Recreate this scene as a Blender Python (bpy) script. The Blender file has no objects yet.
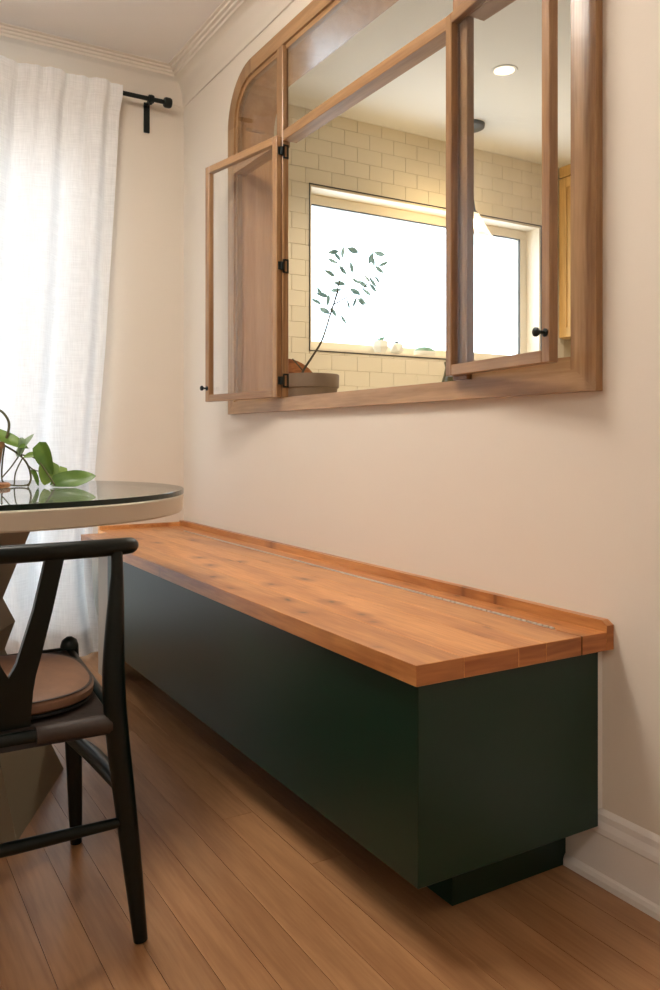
import bpy, bmesh, math, random
from mathutils import Vector, Matrix
R = math.radians
S = bpy.context.scene
COL = S.collection

# ------------------------------------------------------------------ camera, world, exposure
CAM_H = 0.88
cd = bpy.data.cameras.new('camera'); cam = bpy.data.objects.new('camera', cd); COL.objects.link(cam)
cam.location = (0, 0, CAM_H); cam.rotation_euler = (R(90), 0, R(-30.9))
cd.sensor_fit = 'VERTICAL'; cd.sensor_height = 36.0; cd.lens = 36.0 * 819 / 990
cd.shift_y = -55 / 990; cd.clip_start = 0.02
S.camera = cam
S.view_settings.view_transform = 'Standard'; S.view_settings.look = 'None'
S.view_settings.gamma = 1.0; S.view_settings.use_curve_mapping = False
S.view_settings.exposure = 0.85

SKY = 3.3            # overcast daylight outside
CEILING_LAMP = 17.5   # warm ceiling lamp of the dining room
REAR_FILL = 11.0  # unseen lamp added behind the camera to fill the room
W = bpy.data.worlds.new('daylight'); S.world = W; W.use_nodes = True
bg = W.node_tree.nodes['Background']; bg.inputs[0].default_value = (0.76, 0.89, 1.0, 1); bg.inputs[1].default_value = SKY

def portal(name, loc, rot, sx, sy):
    l = bpy.data.lights.new(name, 'AREA'); l.shape = 'RECTANGLE'; l.size = sx; l.size_y = sy
    l.cycles.is_portal = True
    o = bpy.data.objects.new(name, l); COL.objects.link(o); o.location = loc; o.rotation_euler = rot
portal('kitchen_window_portal', (2.84, 3.72, 1.755), (R(-90), 0, 0), 1.6, 0.84)
portal('garden_window_portal', (-.06, 3.56, 1.075), (R(-90), 0, 0), 1.88, 1.97)


# ------------------------------------------------------------------ dimensions (metres)
WX = 1.305           # dining face of the dividing wall
WT = 0.14            # its thickness
BY = 3.44            # back wall (curtain)
CZ = 2.475           # dining ceiling
KX0, KX1, KY, KZ = WX + WT, 4.15, 3.60, 2.55   # kitchen
LX, RY = -2.3, -1.9  # left and rear walls

# ------------------------------------------------------------------ materials
def lin(c):
    c = c / 255.0
    return c / 12.92 if c <= 0.04045 else ((c + 0.055) / 1.055) ** 2.4
def rgb(r, g, b): return (lin(r), lin(g), lin(b), 1)

class NT:
    def __init__(s, name):
        s.m = bpy.data.materials.new(name); s.m.use_nodes = True
        s.t = s.m.node_tree; s.p = s.t.nodes['Principled BSDF']; s.out = s.t.nodes['Material Output']
    def n(s, ty, **kw):
        x = s.t.nodes.new(ty)
        for k, v in kw.items(): setattr(x, k, v)
        return x
    def l(s, a, b): s.t.links.new(a, b)

def plain(name, col, rough=0.5, metal=0.0, var=0.0, bump=0.0, scale=30, spec=None):
    k = NT(name); p = k.p
    p.inputs['Base Color'].default_value = col; p.inputs['Roughness'].default_value = rough; p.inputs['Metallic'].default_value = metal
    if spec is not None: p.inputs['Specular IOR Level'].default_value = spec
    tc = k.n('ShaderNodeTexCoord'); nz = k.n('ShaderNodeTexNoise'); nz.inputs['Scale'].default_value = scale; nz.inputs['Detail'].default_value = 4
    k.l(tc.outputs['Object'], nz.inputs['Vector'])
    if var:
        mr = k.n('ShaderNodeMapRange'); mr.inputs['To Min'].default_value = 1 - var; mr.inputs['To Max'].default_value = 1 + var
        k.l(nz.outputs['Fac'], mr.inputs['Value'])
        mx = k.n('ShaderNodeVectorMath', operation='MULTIPLY'); mx.inputs[0].default_value = col[:3]
        k.l(mr.outputs['Result'], mx.inputs[1]); k.l(mx.outputs['Vector'], p.inputs['Base Color'])
    if bump:
        b = k.n('ShaderNodeBump'); b.inputs['Strength'].default_value = bump; b.inputs['Distance'].default_value = 0.002
        k.l(nz.outputs['Fac'], b.inputs['Height']); k.l(b.outputs['Normal'], p.inputs['Normal'])
    return k.m

def wood(name, c_light, c_dark, axis='Y', grain=9.0, rough=0.4, knots=False, tint=0.12, stretch=0.07, coat=0.0):
    k = NT(name); p = k.p
    p.inputs['Roughness'].default_value = rough
    p.inputs['Coat Weight'].default_value = coat; p.inputs['Coat Roughness'].default_value = 0.15
    tc = k.n('ShaderNodeTexCoord'); oi = k.n('ShaderNodeObjectInfo')
    off = k.n('ShaderNodeVectorMath', operation='SCALE'); off.inputs[0].default_value = (37.1, 53.7, 19.3); k.l(oi.outputs['Random'], off.inputs['Scale'])
    add = k.n('ShaderNodeVectorMath', operation='ADD'); k.l(tc.outputs['Object'], add.inputs[0]); k.l(off.outputs['Vector'], add.inputs[1])
    sc = {'X': (stretch, 1, 1), 'Y': (1, stretch, 1), 'Z': (1, 1, stretch)}[axis]
    mp = k.n('ShaderNodeMapping'); mp.inputs['Scale'].default_value = sc; k.l(add.outputs['Vector'], mp.inputs['Vector'])
    n1 = k.n('ShaderNodeTexNoise'); n1.inputs['Scale'].default_value = grain; n1.inputs['Detail'].default_value = 3; n1.inputs['Distortion'].default_value = 1.2
    k.l(mp.outputs['Vector'], n1.inputs['Vector'])
    w = k.n('ShaderNodeMath', operation='MULTIPLY'); w.inputs[1].default_value = 34.0; k.l(n1.outputs['Fac'], w.inputs[0])
    sn = k.n('ShaderNodeMath', operation='SINE'); k.l(w.outputs['Value'], sn.inputs[0])
    n2 = k.n('ShaderNodeTexNoise'); n2.inputs['Scale'].default_value = 140; n2.inputs['Detail'].default_value = 4; k.l(mp.outputs['Vector'], n2.inputs['Vector'])
    a1 = k.n('ShaderNodeMath', operation='MULTIPLY'); a1.inputs[1].default_value = 0.17; k.l(sn.outputs['Value'], a1.inputs[0])
    a2 = k.n('ShaderNodeMath', operation='MULTIPLY_ADD'); a2.inputs[1].default_value = 0.9; k.l(n2.outputs['Fac'], a2.inputs[0]); k.l(a1.outputs['Value'], a2.inputs[2])
    cr = k.n('ShaderNodeValToRGB'); cr.color_ramp.elements[0].position = 0.2; cr.color_ramp.elements[1].position = 0.75
    cr.color_ramp.elements[0].color = c_dark; cr.color_ramp.elements[1].color = c_light
    k.l(a2.outputs['Value'], cr.inputs['Fac'])
    mr = k.n('ShaderNodeMapRange'); mr.inputs['To Min'].default_value = 1 - tint; mr.inputs['To Max'].default_value = 1 + tint; k.l(oi.outputs['Random'], mr.inputs['Value'])
    mu = k.n('ShaderNodeVectorMath', operation='MULTIPLY'); k.l(cr.outputs['Color'], mu.inputs[0]); k.l(mr.outputs['Result'], mu.inputs[1])
    col = mu.outputs['Vector']
    if knots:
        km = k.n('ShaderNodeMapping'); km.inputs['Scale'].default_value = {'Y': (9, 5.2, 0.5)}.get(axis, (9, 4, .5)); k.l(add.outputs['Vector'], km.inputs['Vector'])
        nd = k.n('ShaderNodeTexNoise'); nd.inputs['Scale'].default_value = 1.3; k.l(km.outputs['Vector'], nd.inputs['Vector'])
        va = k.n('ShaderNodeVectorMath', operation='MULTIPLY_ADD'); va.inputs[1].default_value = (.55, .55, .55); k.l(nd.outputs['Color'], va.inputs[0]); k.l(km.outputs['Vector'], va.inputs[2])
        vo = k.n('ShaderNodeTexVoronoi', voronoi_dimensions='2D'); vo.inputs['Scale'].default_value = 1.0; k.l(va.outputs['Vector'], vo.inputs['Vector'])
        for lo, hi, c, f in ((0.05, 0.34, rgb(146, 88, 46), 0.7), (0.01, 0.10, rgb(76, 40, 22), 0.95)):
            m2 = k.n('ShaderNodeMapRange'); m2.interpolation_type = 'SMOOTHSTEP'
            m2.inputs['From Min'].default_value = lo; m2.inputs['From Max'].default_value = hi; m2.inputs['To Min'].default_value = f; m2.inputs['To Max'].default_value = 0
            k.l(vo.outputs['Distance'], m2.inputs['Value'])
            sel = k.n('ShaderNodeSeparateColor'); k.l(vo.outputs['Color'], sel.inputs[0])
            gt = k.n('ShaderNodeMapRange'); gt.inputs['From Min'].default_value = 0.12; gt.inputs['From Max'].default_value = 0.7; k.l(sel.outputs[0], gt.inputs['Value'])
            ml = k.n('ShaderNodeMath', operation='MULTIPLY'); k.l(m2.outputs['Result'], ml.inputs[0]); k.l(gt.outputs['Result'], ml.inputs[1])
            mx = k.n('ShaderNodeMix', data_type='RGBA'); k.l(ml.outputs[0], mx.inputs[0]); k.l(col, mx.inputs[6]); mx.inputs[7].default_value = c
            col = mx.outputs[2]
    k.l(col, p.inputs['Base Color'])
    b = k.n('ShaderNodeBump'); b.inputs['Strength'].default_value = 0.12; b.inputs['Distance'].default_value = 0.001
    k.l(a2.outputs['Value'], b.inputs['Height']); k.l(b.outputs['Normal'], p.inputs['Normal'])
    return k.m

def clear_glass(name, tint=(1, 1, 1, 1), ior=1.45, boost=1.0):
    k = NT(name); k.t.nodes.remove(k.p)
    tr = k.n('ShaderNodeBsdfTransparent'); tr.inputs[0].default_value = tint
    gl = k.n('ShaderNodeBsdfGlossy'); gl.inputs['Roughness'].default_value = 0.0
    # Schlick reflectance, the same from both sides of the pane
    f0 = ((ior - 1) / (ior + 1)) ** 2
    lw = k.n('ShaderNodeLayerWeight'); lw.inputs['Blend'].default_value = 0.5
    pw = k.n('ShaderNodeMath', operation='POWER'); pw.inputs[1].default_value = 5.0; k.l(lw.outputs['Facing'], pw.inputs[0])
    mu = k.n('ShaderNodeMath', operation='MULTIPLY_ADD'); mu.inputs[1].default_value = (1 - f0) * boost; mu.inputs[2].default_value = f0 * boost; mu.use_clamp = True; k.l(pw.outputs[0], mu.inputs[0])
    mx = k.n('ShaderNodeMixShader'); k.l(mu.outputs[0], mx.inputs[0]); k.l(tr.outputs[0], mx.inputs[1]); k.l(gl.outputs[0], mx.inputs[2])
    k.l(mx.outputs[0], k.out.inputs['Surface'])
    return k.m

def frosted(name, col, fac):
    m = clear_glass(name, (0.92, 0.92, 0.88, 1), 1.5, 1.5); t = m.node_tree; o = t.nodes['Material Output']; src = o.inputs['Surface'].links[0].from_socket
    tl = t.nodes.new('ShaderNodeBsdfTranslucent'); tl.inputs[0].default_value = col
    mx = t.nodes.new('ShaderNodeMixShader'); mx.inputs[0].default_value = fac
    t.links.new(src, mx.inputs[1]); t.links.new(tl.outputs[0], mx.inputs[2]); t.links.new(mx.outputs[0], o.inputs['Surface']); return m

def emit(name, col, strength):
    k = NT(name); k.p.inputs['Base Color'].default_value = (0.8, 0.8, 0.8, 1)
    k.p.inputs['Emission Color'].default_value = col; k.p.inputs['Emission Strength'].default_value = strength
    return k.m

def fabric_sheer(name):
    k = NT(name); k.t.nodes.remove(k.p)
    tc = k.n('ShaderNodeTexCoord'); mp = k.n('ShaderNodeMapping'); mp.inputs['Scale'].default_value = (260, 1, 14); k.l(tc.outputs['Object'], mp.inputs['Vector'])
    n1 = k.n('ShaderNodeTexNoise'); n1.inputs['Scale'].default_value = 1.0; n1.inputs['Detail'].default_value = 2; k.l(mp.outputs['Vector'], n1.inputs['Vector'])
    mp2 = k.n('ShaderNodeMapping'); mp2.inputs['Scale'].default_value = (14, 1, 260); k.l(tc.outputs['Object'], mp2.inputs['Vector'])
    n2 = k.n('ShaderNodeTexNoise'); n2.inputs['Scale'].default_value = 1.0; n2.inputs['Detail'].default_value = 2; k.l(mp2.outputs['Vector'], n2.inputs['Vector'])
    av = k.n('ShaderNodeMath', operation='ADD'); k.l(n1.outputs['Fac'], av.inputs[0]); k.l(n2.outputs['Fac'], av.inputs[1])
    mr = k.n('ShaderNodeMapRange'); mr.inputs['From Min'].default_value = 0.7; mr.inputs['From Max'].default_value = 1.3; mr.inputs['To Min'].default_value = 0.80; mr.inputs['To Max'].default_value = 0.94
    k.l(av.outputs[0], mr.inputs['Value'])
    co = k.n('ShaderNodeVectorMath', operation='MULTIPLY'); co.inputs[0].default_value = (0.975, 0.98, 0.985); k.l(mr.outputs['Result'], co.inputs[1])
    di = k.n('ShaderNodeBsdfDiffuse'); tl = k.n('ShaderNodeBsdfTranslucent'); tp = k.n('ShaderNodeBsdfTransparent')
    k.l(co.outputs[0], di.inputs[0]); k.l(co.outputs[0], tl.inputs[0])
    m1 = k.n('ShaderNodeMixShader'); m1.inputs[0].default_value = 0.115; k.l(di.outputs[0], m1.inputs[1]); k.l(tl.outputs[0], m1.inputs[2])
    m2 = k.n('ShaderNodeMixShader'); m2.inputs[0].default_value = 0.008; k.l(m1.outputs[0], m2.inputs[1]); k.l(tp.outputs[0], m2.inputs[2])
    k.l(m2.outputs[0], k.out.inputs['Surface'])
    return k.m

def leaf_mat(name, c1, c2, rough=0.4, vein=True):
    k = NT(name); p = k.p; p.inputs['Roughness'].default_value = rough
    tc = k.n('ShaderNodeTexCoord'); nz = k.n('ShaderNodeTexNoise'); nz.inputs['Scale'].default_value = 22; nz.inputs['Detail'].default_value = 3
    k.l(tc.outputs['Object'], nz.inputs['Vector'])
    cr = k.n('ShaderNodeValToRGB'); cr.color_ramp.elements[0].color = c1; cr.color_ramp.elements[1].color = c2
    cr.color_ramp.elements[0].position = 0.35; cr.color_ramp.elements[1].position = 0.7
    k.l(nz.outputs['Fac'], cr.inputs['Fac']); k.l(cr.outputs['Color'], p.inputs['Base Color'])
    tl = k.n('ShaderNodeBsdfTranslucent'); k.l(cr.outputs['Color'], tl.inputs[0])
    mx = k.n('ShaderNodeMixShader'); mx.inputs[0].default_value = 0.3; k.l(p.outputs[0], mx.inputs[1]); k.l(tl.outputs[0], mx.inputs[2])
    k.l(mx.outputs[0], k.out.inputs['Surface'])
    return k.m

M = {}
M['wall'] = plain('warm_white_wall_paint', rgb(224, 214, 200), 0.75, bump=0.05, scale=220, var=0.012)
M['ceiling'] = plain('ceiling_paint', rgb(238, 233, 228), 0.85, bump=0.10, scale=160, var=0.015)
M['kceiling'] = plain('kitchen_ceiling_paint', rgb(226, 224, 218), 0.8, bump=0.03, scale=160)
M['trim'] = plain('white_trim_paint', rgb(232, 226, 220), 0.4, var=0.01, scale=12)
M['oak_y'] = wood('oak_along_y', rgb(178, 140, 98), rgb(150, 112, 72), 'Y', 5, 0.36, coat=0.25)
M['oak_z'] = wood('oak_along_z', rgb(172, 134, 92), rgb(140, 102, 64), 'Z', 5, 0.36, coat=0.25)
M['oak_x'] = wood('oak_lining', rgb(196, 154, 112), rgb(178, 134, 92), 'Z', 3, 0.24, coat=0.5)
M['sash'] = wood('oak_sash', rgb(162, 124, 84), rgb(130, 92, 58), 'Z', 6, 0.35, coat=0.2)
M['sash_y'] = wood('oak_sash_rail', rgb(168, 130, 90), rgb(138, 100, 64), 'Y', 6, 0.35, coat=0.2)
M['pine'] = wood('knotty_pine_top', rgb(212, 150, 90), rgb(176, 112, 60), 'Y', 3.2, 0.34, knots=True, tint=0.12, coat=0.15)
M['pine_end'] = wood('pine_end_grain', rgb(186, 120, 66), rgb(150, 88, 46), 'X', 10, 0.5, tint=0.08)
M['floor'] = wood('oak_floor_plank', rgb(172, 128, 88), rgb(148, 104, 68), 'Y', 5, 0.36, tint=0.07, coat=0.1)
M['subfloor'] = plain('floor_joint', rgb(104, 72, 46), 0.8, var=0.1)
M['green'] = plain('dark_green_cabinet_paint', rgb(13, 43, 30), 0.32, var=0.03, scale=3, bump=0.02, spec=0.38)
M['greytrim'] = plain('grey_filler_paint', rgb(176, 172, 164), 0.6, var=0.03)
M['black'] = plain('black_lacquered_wood', rgb(3, 13, 10), 0.34, var=0.2, scale=14, spec=0.3)
M['blackmetal'] = plain('black_iron', rgb(16, 26, 24), 0.42, metal=0.3, var=0.2, scale=40)
M['steel'] = plain('steel_hinge', rgb(205, 200, 192), 0.3, metal=1.0, var=0.1, scale=80)
M['leather'] = plain('dark_brown_leather', rgb(46, 33, 25), 0.55, var=0.25, bump=0.25, scale=120)
M['cushion'] = plain('tan_leather_cushion', rgb(108, 76, 54), 0.6, var=0.2, bump=0.2, scale=60)
M['cushion_under'] = plain('black_cushion_base', rgb(18, 20, 18), 0.7, var=0.2)
M['cream'] = plain('cream_table_lacquer', rgb(206, 194, 176), 0.45, var=0.015, scale=8)
M['greige'] = plain('greige_pedestal_lacquer', rgb(136, 126, 108), 0.5, var=0.02, scale=6)
M['glass'] = clear_glass('window_glass', (0.985, 0.99, 0.988, 1), 1.5)
M['tabglass'] = clear_glass('table_glass', (0.93, 0.97, 0.95, 1), 1.5)
M['glassedge'] = plain('green_glass_edge', rgb(6, 34, 26), 0.06, var=0.2, spec=0.4)
M['curtain'] = fabric_sheer('sheer_linen')
M['tile'] = plain('cream_wall_tile', rgb(228, 219, 198), 0.28, var=0.03, scale=5)
M['grout'] = plain('tile_grout', rgb(208, 194, 166), 0.85, var=0.05)
M['winwhite'] = plain('window_frame_cream', rgb(228, 218, 198), 0.45, var=0.01)
M['darktrim'] = plain('dark_metal_trim', rgb(74, 72, 68), 0.4, metal=0.6, var=0.1)
M['cabwood'] = wood('honey_cabinet_wood', rgb(216, 180, 120), rgb(194, 154, 94), 'Z', 5, 0.4)
M['worktop'] = plain('pale_worktop', rgb(220, 208, 184), 0.35, var=0.05, scale=30)
M['kfloor'] = plain('kitchen_floor', rgb(170, 150, 124), 0.5, var=0.05, scale=4)
M['potgrey'] = plain('taupe_stoneware', rgb(128, 108, 88), 0.7, var=0.08, bump=0.2, scale=30)
M['soil'] = plain('potting_soil', rgb(48, 34, 24), 0.95, var=0.3, bump=0.6, scale=90)
M['board'] = wood('round_board', rgb(176, 112, 60), rgb(120, 68, 34), 'X', 10, 0.5)
M['olive'] = leaf_mat('olive_leaf_flare_tint', rgb(132, 172, 172), rgb(164, 198, 194))  # pale teal puts the bright window's flare haze into the leaf colour
M['bark'] = plain('thin_bark', rgb(84, 76, 58), 0.8, var=0.2, scale=60)
M['pothos'] = leaf_mat('pothos_leaf', rgb(92, 124, 48), rgb(128, 152, 66))
M['pothosdark'] = leaf_mat('pothos_leaf_dark', rgb(70, 102, 40), rgb(98, 128, 52))
M['pale'] = leaf_mat('pale_leaf_back', rgb(150, 172, 140), rgb(184, 200, 172))
M['vine'] = plain('vine_stem', rgb(78, 74, 40), 0.6, var=0.3, scale=50)
M['coaster'] = wood('wood_trivet', rgb(170, 118, 76), rgb(120, 76, 44), 'X', 12, 0.6)
M['whitepot'] = plain('matt_white_ceramic', rgb(226, 226, 218), 0.5, var=0.02)
M['succulent'] = leaf_mat('succulent_leaf', rgb(110, 150, 128), rgb(150, 184, 164))
M['pitcher'] = plain('dark_olive_glaze', rgb(66, 60, 34), 0.25, var=0.15, scale=9)
M['ribglass'] = frosted('pendant_glass', (.95, .93, .88, 1), .10)
M['gunmetal'] = plain('gunmetal', rgb(70, 72, 70), 0.45, metal=0.5, var=0.1)
M['bulb'] = emit('bulb_glow', (1, 0.72, 0.38, 1), 28)
M['down'] = emit('downlight_glow', (1, 0.80, 0.52, 1), 1.0)
M['opal'] = emit('ceiling_lamp_glow', (1, 0.93, 0.84, 1), CEILING_LAMP)
M['opal2'] = emit('rear_fill_glow', (1, 0.93, 0.84, 1), REAR_FILL)
M['strawterracotta'] = plain('woven_basket', rgb(150, 112, 74), 0.8, var=0.2, bump=0.5, scale=50)

# ------------------------------------------------------------------ mesh helpers
def link(o, parent=None):
    COL.objects.link(o)
    if parent is not None: o.parent = parent
    return o
def obj(name, bm, mat, parent=None, smooth=False, loc=None):
    me = bpy.data.meshes.new(name)
    bmesh.ops.recalc_face_normals(bm, faces=bm.faces)
    bm.to_mesh(me); bm.free()
    for m in (mat if isinstance(mat, (list, tuple)) else [mat]): me.materials.append(m)
    if smooth:
        for p in me.polygons: p.use_smooth = True
        try: me.set_sharp_from_angle(angle=R(40))
        except Exception: pass
    o = bpy.data.objects.new(name, me)
    if loc: o.location = loc
    return link(o, parent)
def empty(name, loc=(0, 0, 0)):
    o = bpy.data.objects.new(name, None); o.location = loc; o.empty_display_size = 0.05
    return link(o)
def tag(o, label, cat, group=None, kind=None):
    o['label'] = label; o['category'] = cat
    if group: o['group'] = group
    if kind: o['kind'] = kind
    return o
def struct(o, label=None):
    o['kind'] = 'structure'
    if label: o['label'] = label
    return o
def box(bm, x0, x1, y0, y1, z0, z1, bev=0.0, mi=0):
    g = bmesh.ops.create_cube(bm, size=1.0)
    vs = g['verts']
    for v in vs:
        v.co = Vector(((x0 + x1) / 2 + v.co.x * (x1 - x0), (y0 + y1) / 2 + v.co.y * (y1 - y0), (z0 + z1) / 2 + v.co.z * (z1 - z0)))
    fs = {f for v in vs for f in v.link_faces}
    for f in fs: f.material_index = mi
    if bev > 0:
        es = {e for v in vs for e in v.link_edges}
        bmesh.ops.bevel(bm, geom=list(es), offset=bev, segments=1, affect='EDGES', profile=0.5)
    return vs
def boxo(name, mat, parent, x0, x1, y0, y1, z0, z1, bev=0.0):
    bm = bmesh.new(); box(bm, x0, x1, y0, y1, z0, z1, bev); return obj(name, bm, mat, parent)
def catmull(P, n):
    P = [Vector(p) for p in P]; out = []
    for i in range(len(P) - 1):
        a = P[max(i - 1, 0)]; b = P[i]; c = P[i + 1]; d = P[min(i + 2, len(P) - 1)]
        for k in range(n):
            t = k / n
            out.append(0.5 * ((2 * b) + (c - a) * t + (2 * a - 5 * b + 4 * c - d) * t * t + (3 * b - a - 3 * c + d) * t ** 3))
    out.append(P[-1]); return out
def tube(bm, pts, rad, seg=10, sub=6, round_ends=True, flat=1.0):
    """a tube through pts; rad a number or one per point"""
    if not isinstance(rad, (list, tuple)): rad = [rad] * len(pts)
    Q = catmull([(p[0], p[1], p[2]) for p in pts], sub)
    RR = [v.x for v in catmull([(r, 0, 0) for r in rad], sub)]
    if round_ends:
        d0 = (Q[0] - Q[1]).normalized(); d1 = (Q[-1] - Q[-2]).normalized(); r0, r1 = RR[0], RR[-1]
        Q = [Q[0] + d0 * r0 * .95, Q[0] + d0 * r0 * .6] + Q + [Q[-1] + d1 * r1 * .6, Q[-1] + d1 * r1 * .95]
        RR = [r0 * .3, r0 * .8] + RR + [r1 * .8, r1 * .3]
    up = Vector((0, 0, 1)); t0 = (Q[1] - Q[0]).normalized()
    if abs(t0.dot(up)) > 0.9: up = Vector((0, 1, 0))
    rings = []; side = t0.cross(up).normalized()
    for i, q in enumerate(Q):
        t = (Q[min(i + 1, len(Q) - 1)] - Q[max(i - 1, 0)]).normalized()
        side = (side - t * side.dot(t)).normalized(); nrm = t.cross(side)
        rings.append([bm.verts.new(q + (side * math.cos(2 * math.pi * k / seg) + nrm * math.sin(2 * math.pi * k / seg) * flat) * RR[i]) for k in range(seg)])
    for a, b in zip(rings, rings[1:]):
        for k in range(seg): bm.faces.new((a[k], a[(k + 1) % seg], b[(k + 1) % seg], b[k]))
    bm.faces.new(rings[0][::-1]); bm.faces.new(rings[-1])
def lathe(bm, prof, c, seg=32, mi=0, cap=True):
    rings = []
    for r, z in prof: rings.append([bm.verts.new((c[0] + r * math.cos(2 * math.pi * k / seg), c[1] + r * math.sin(2 * math.pi * k / seg), c[2] + z)) for k in range(seg)])
    for a, b in zip(rings, rings[1:]):
        for k in range(seg): bm.faces.new((a[k], a[(k + 1) % seg], b[(k + 1) % seg], b[k])).material_index = mi
    if cap:
        bm.faces.new(rings[0][::-1]).material_index = mi; bm.faces.new(rings[-1]).material_index = mi
def prism(bm, poly, vec):
    """extrude a planar polygon by vec"""
    v = Vector(vec); a = [bm.verts.new(p) for p in poly]; b = [bm.verts.new(Vector(p) + v) for p in poly]; n = len(a)
    bm.faces.new(a[::-1]); bm.faces.new(b)
    for i in range(n): bm.faces.new((a[i], a[(i + 1) % n], b[(i + 1) % n], b[i]))

# ------------------------------------------------------------------ the room shell
# floor: sub-floor slab with separate planks running along the bench
fl = struct(boxo('floor', M['subfloor'], None, LX, WX, RY, BY, -0.06, -0.0125))
rng = random.Random(4)
PW = 0.0770
nx = int((WX - LX) / PW) + 1
x = 0.300 + PW * math.floor((WX - 0.300) / PW)
near, far_planks = [], []
while x > LX - PW:
    y = RY - rng.random() * 0.9
    while y < BY:
        L = rng.uniform(1.6, 3.0); y1 = min(y + L, BY)
        ya = max(y, RY)
        if y1 - ya > 0.02:
            xa, xb = max(x, LX), min(x + PW, WX)
            if xb - xa > 0.005: near.append((xa, xb, ya, y1))
        y += L
    x -= PW
near.sort(key=lambda q: (q[1] < -0.9, -q[3]))
for q in near:
    xa, xb, ya, yb = q
    bm = bmesh.new(); g = 0.0005
    box(bm, -(xb - xa) / 2 + g, (xb - xa) / 2 - g, -(yb - ya) / 2 + g, (yb - ya) / 2 - g, -0.012, 0, 0)
    o = obj('plank', bm, M['floor'], fl, loc=((xa + xb) / 2, (ya + yb) / 2, 0))

ce = struct(boxo('ceiling', M['ceiling'], None, LX - .1, WX, RY - .1, BY + .1, CZ, CZ + 0.08))
wl = struct(boxo('wall_left', M['wall'], None, LX - 0.12, LX, RY - .12, BY + .12, -0.06, CZ + .08))
wr = struct(boxo('wall_rear', M['wall'], None, LX, WX, RY - 0.12, RY, -0.06, CZ + .08))

# back wall with the garden window opening (behind the curtain)
GX0, GX1, GZ0, GZ1 = -1.0, 0.88, 0.09, 2.06
bm = bmesh.new()
box(bm, LX, GX0, BY, BY + .15, -.06, CZ + .08); box(bm, GX1, WX + WT, BY, BY + .15, -.06, CZ + .08)
box(bm, GX0, GX1, BY, BY + .15, GZ1, CZ + .08); box(bm, GX0, GX1, BY, BY + .15, -.06, GZ0)
struct(obj('wall_back', bm, M['wall']))
gw = struct(empty('window_3', (0, BY + .08, 0)))
for (a, b, c, d) in ((GX0, GX1, GZ0, GZ0 + .06), (GX0, GX1, GZ1 - .06, GZ1), (GX0, GX0 + .06, GZ0 + .06, GZ1 - .06), (GX1 - .03, GX1, GZ0 + .06, GZ1 - .06), (-.11, -.05, GZ0 + .06, GZ1 - .06)):
    boxo('frame_bar', M['trim'], gw, a, b, -.03, .03, c, d, .003)
for a, b in ((GX0 + .06, -.11), (-.05, GX1 - .03)):
    boxo('pane', M['glass'], gw, a, b, -.004, .004, GZ0 + .06, GZ1 - .06)

# dividing wall with the arched pass-through
def arch_loop(y0, y1, z0, z1, r, n=14):
    P = [(y0, z0), (y1, z0)]
    for k in range(n + 1):
        a = math.pi / 2 * k / n; P.append((y1 - r + r * math.cos(a), z1 - r + r * math.sin(a)))
    for k in range(n + 1):
        a = math.pi / 2 + math.pi / 2 * k / n; P.append((y0 + r + r * math.cos(a), z1 - r + r * math.sin(a)))
    return P
A0, A1, AB, AT, AR = 1.122, 2.914, 0.978, 2.272, 0.205      # outside of the casing
def off(d, db=None): return arch_loop(A0 + d, A1 - d, AB + (d if db is None else db), AT - d, AR - d)
HO = 0.034                                                   # hole in the wall, hidden under the casing
h = off(HO); hy0, hy1, hz0, hz1 = A0 + HO, A1 - HO, AB + HO, AT - HO
bm = bmesh.new()
box(bm, WX, WX + WT, RY - .12, hy0, -.06, KZ + .05); box(bm, WX, WX + WT, hy1, KY, -.06, KZ + .05)
box(bm, WX, WX + WT, hy0, hy1, -.06, hz0); box(bm, WX, WX + WT, hy0, hy1, hz1, KZ + .05)
for cy, cz, seq in ((hy1, hz1, h[2:17]), (hy0, hz1, h[17:32])):
    for p, q in zip(seq, seq[1:]):
        prism(bm, [(WX, cy, cz), (WX, p[0], p[1]), (WX, q[0], q[1])], (WT, 0, 0))
struct(obj('wall_right', bm, M['wall']))

# cove moulding round the dining ceiling, mitred at the corners
prof = [(0.0, 2.350), (0.006, 2.350), (0.008, 2.360)]
for k in range(9):
    a = math.pi / 2 * k / 8
    prof.append((0.009 + 0.058 * (1 - math.cos(a)), 2.362 + 0.084 * math.sin(a)))
prof += [(0.070, 2.4545), (0.080, 2.4555), (0.083, 2.4635), (0.094, 2.4645), (0.097, 2.4715), (0.108, 2.4725), (0.111, 2.476)]
bm = bmesh.new()
def cv(d, z): return [bm.verts.new(p) for p in ((WX - d, RY + d, z), (WX - d, BY - d, z), (LX + d, BY - d, z), (LX + d, RY + d, z))]
rings = [cv(d, z) for d, z in prof]
for a, b in zip(rings, rings[1:]):
    for k in range(4): bm.faces.new((a[k], a[(k + 1) % 4], b[(k + 1) % 4], b[k]))
o = struct(obj('trim_1', bm, M['wall'], None, smooth=True))

# baseboards
BP = [(0.0, 0.0), (0.020, 0.0), (0.020, 0.012), (0.017, 0.020), (0.013, 0.024), (0.013, 0.098), (0.016, 0.102), (0.014, 0.112), (0.009, 0.124), (0.008, 0.136), (0.0, 0.146)]
def baseboard(name, p0, dirv, nrm, length):
    bm = bmesh.new(); prism(bm, [(p0[0] + nrm[0] * d, p0[1] + nrm[1] * d, z) for d, z in BP], (dirv[0] * length, dirv[1] * length, 0))
    return struct(obj(name, bm, M['trim']))
baseboard('baseboard_right', (WX, 1.207), (0, -1), (-1, 0), 1.207 - RY)
baseboard('baseboard_back', (.89, BY), (1, 0), (0, -1), WX - .89)

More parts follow.
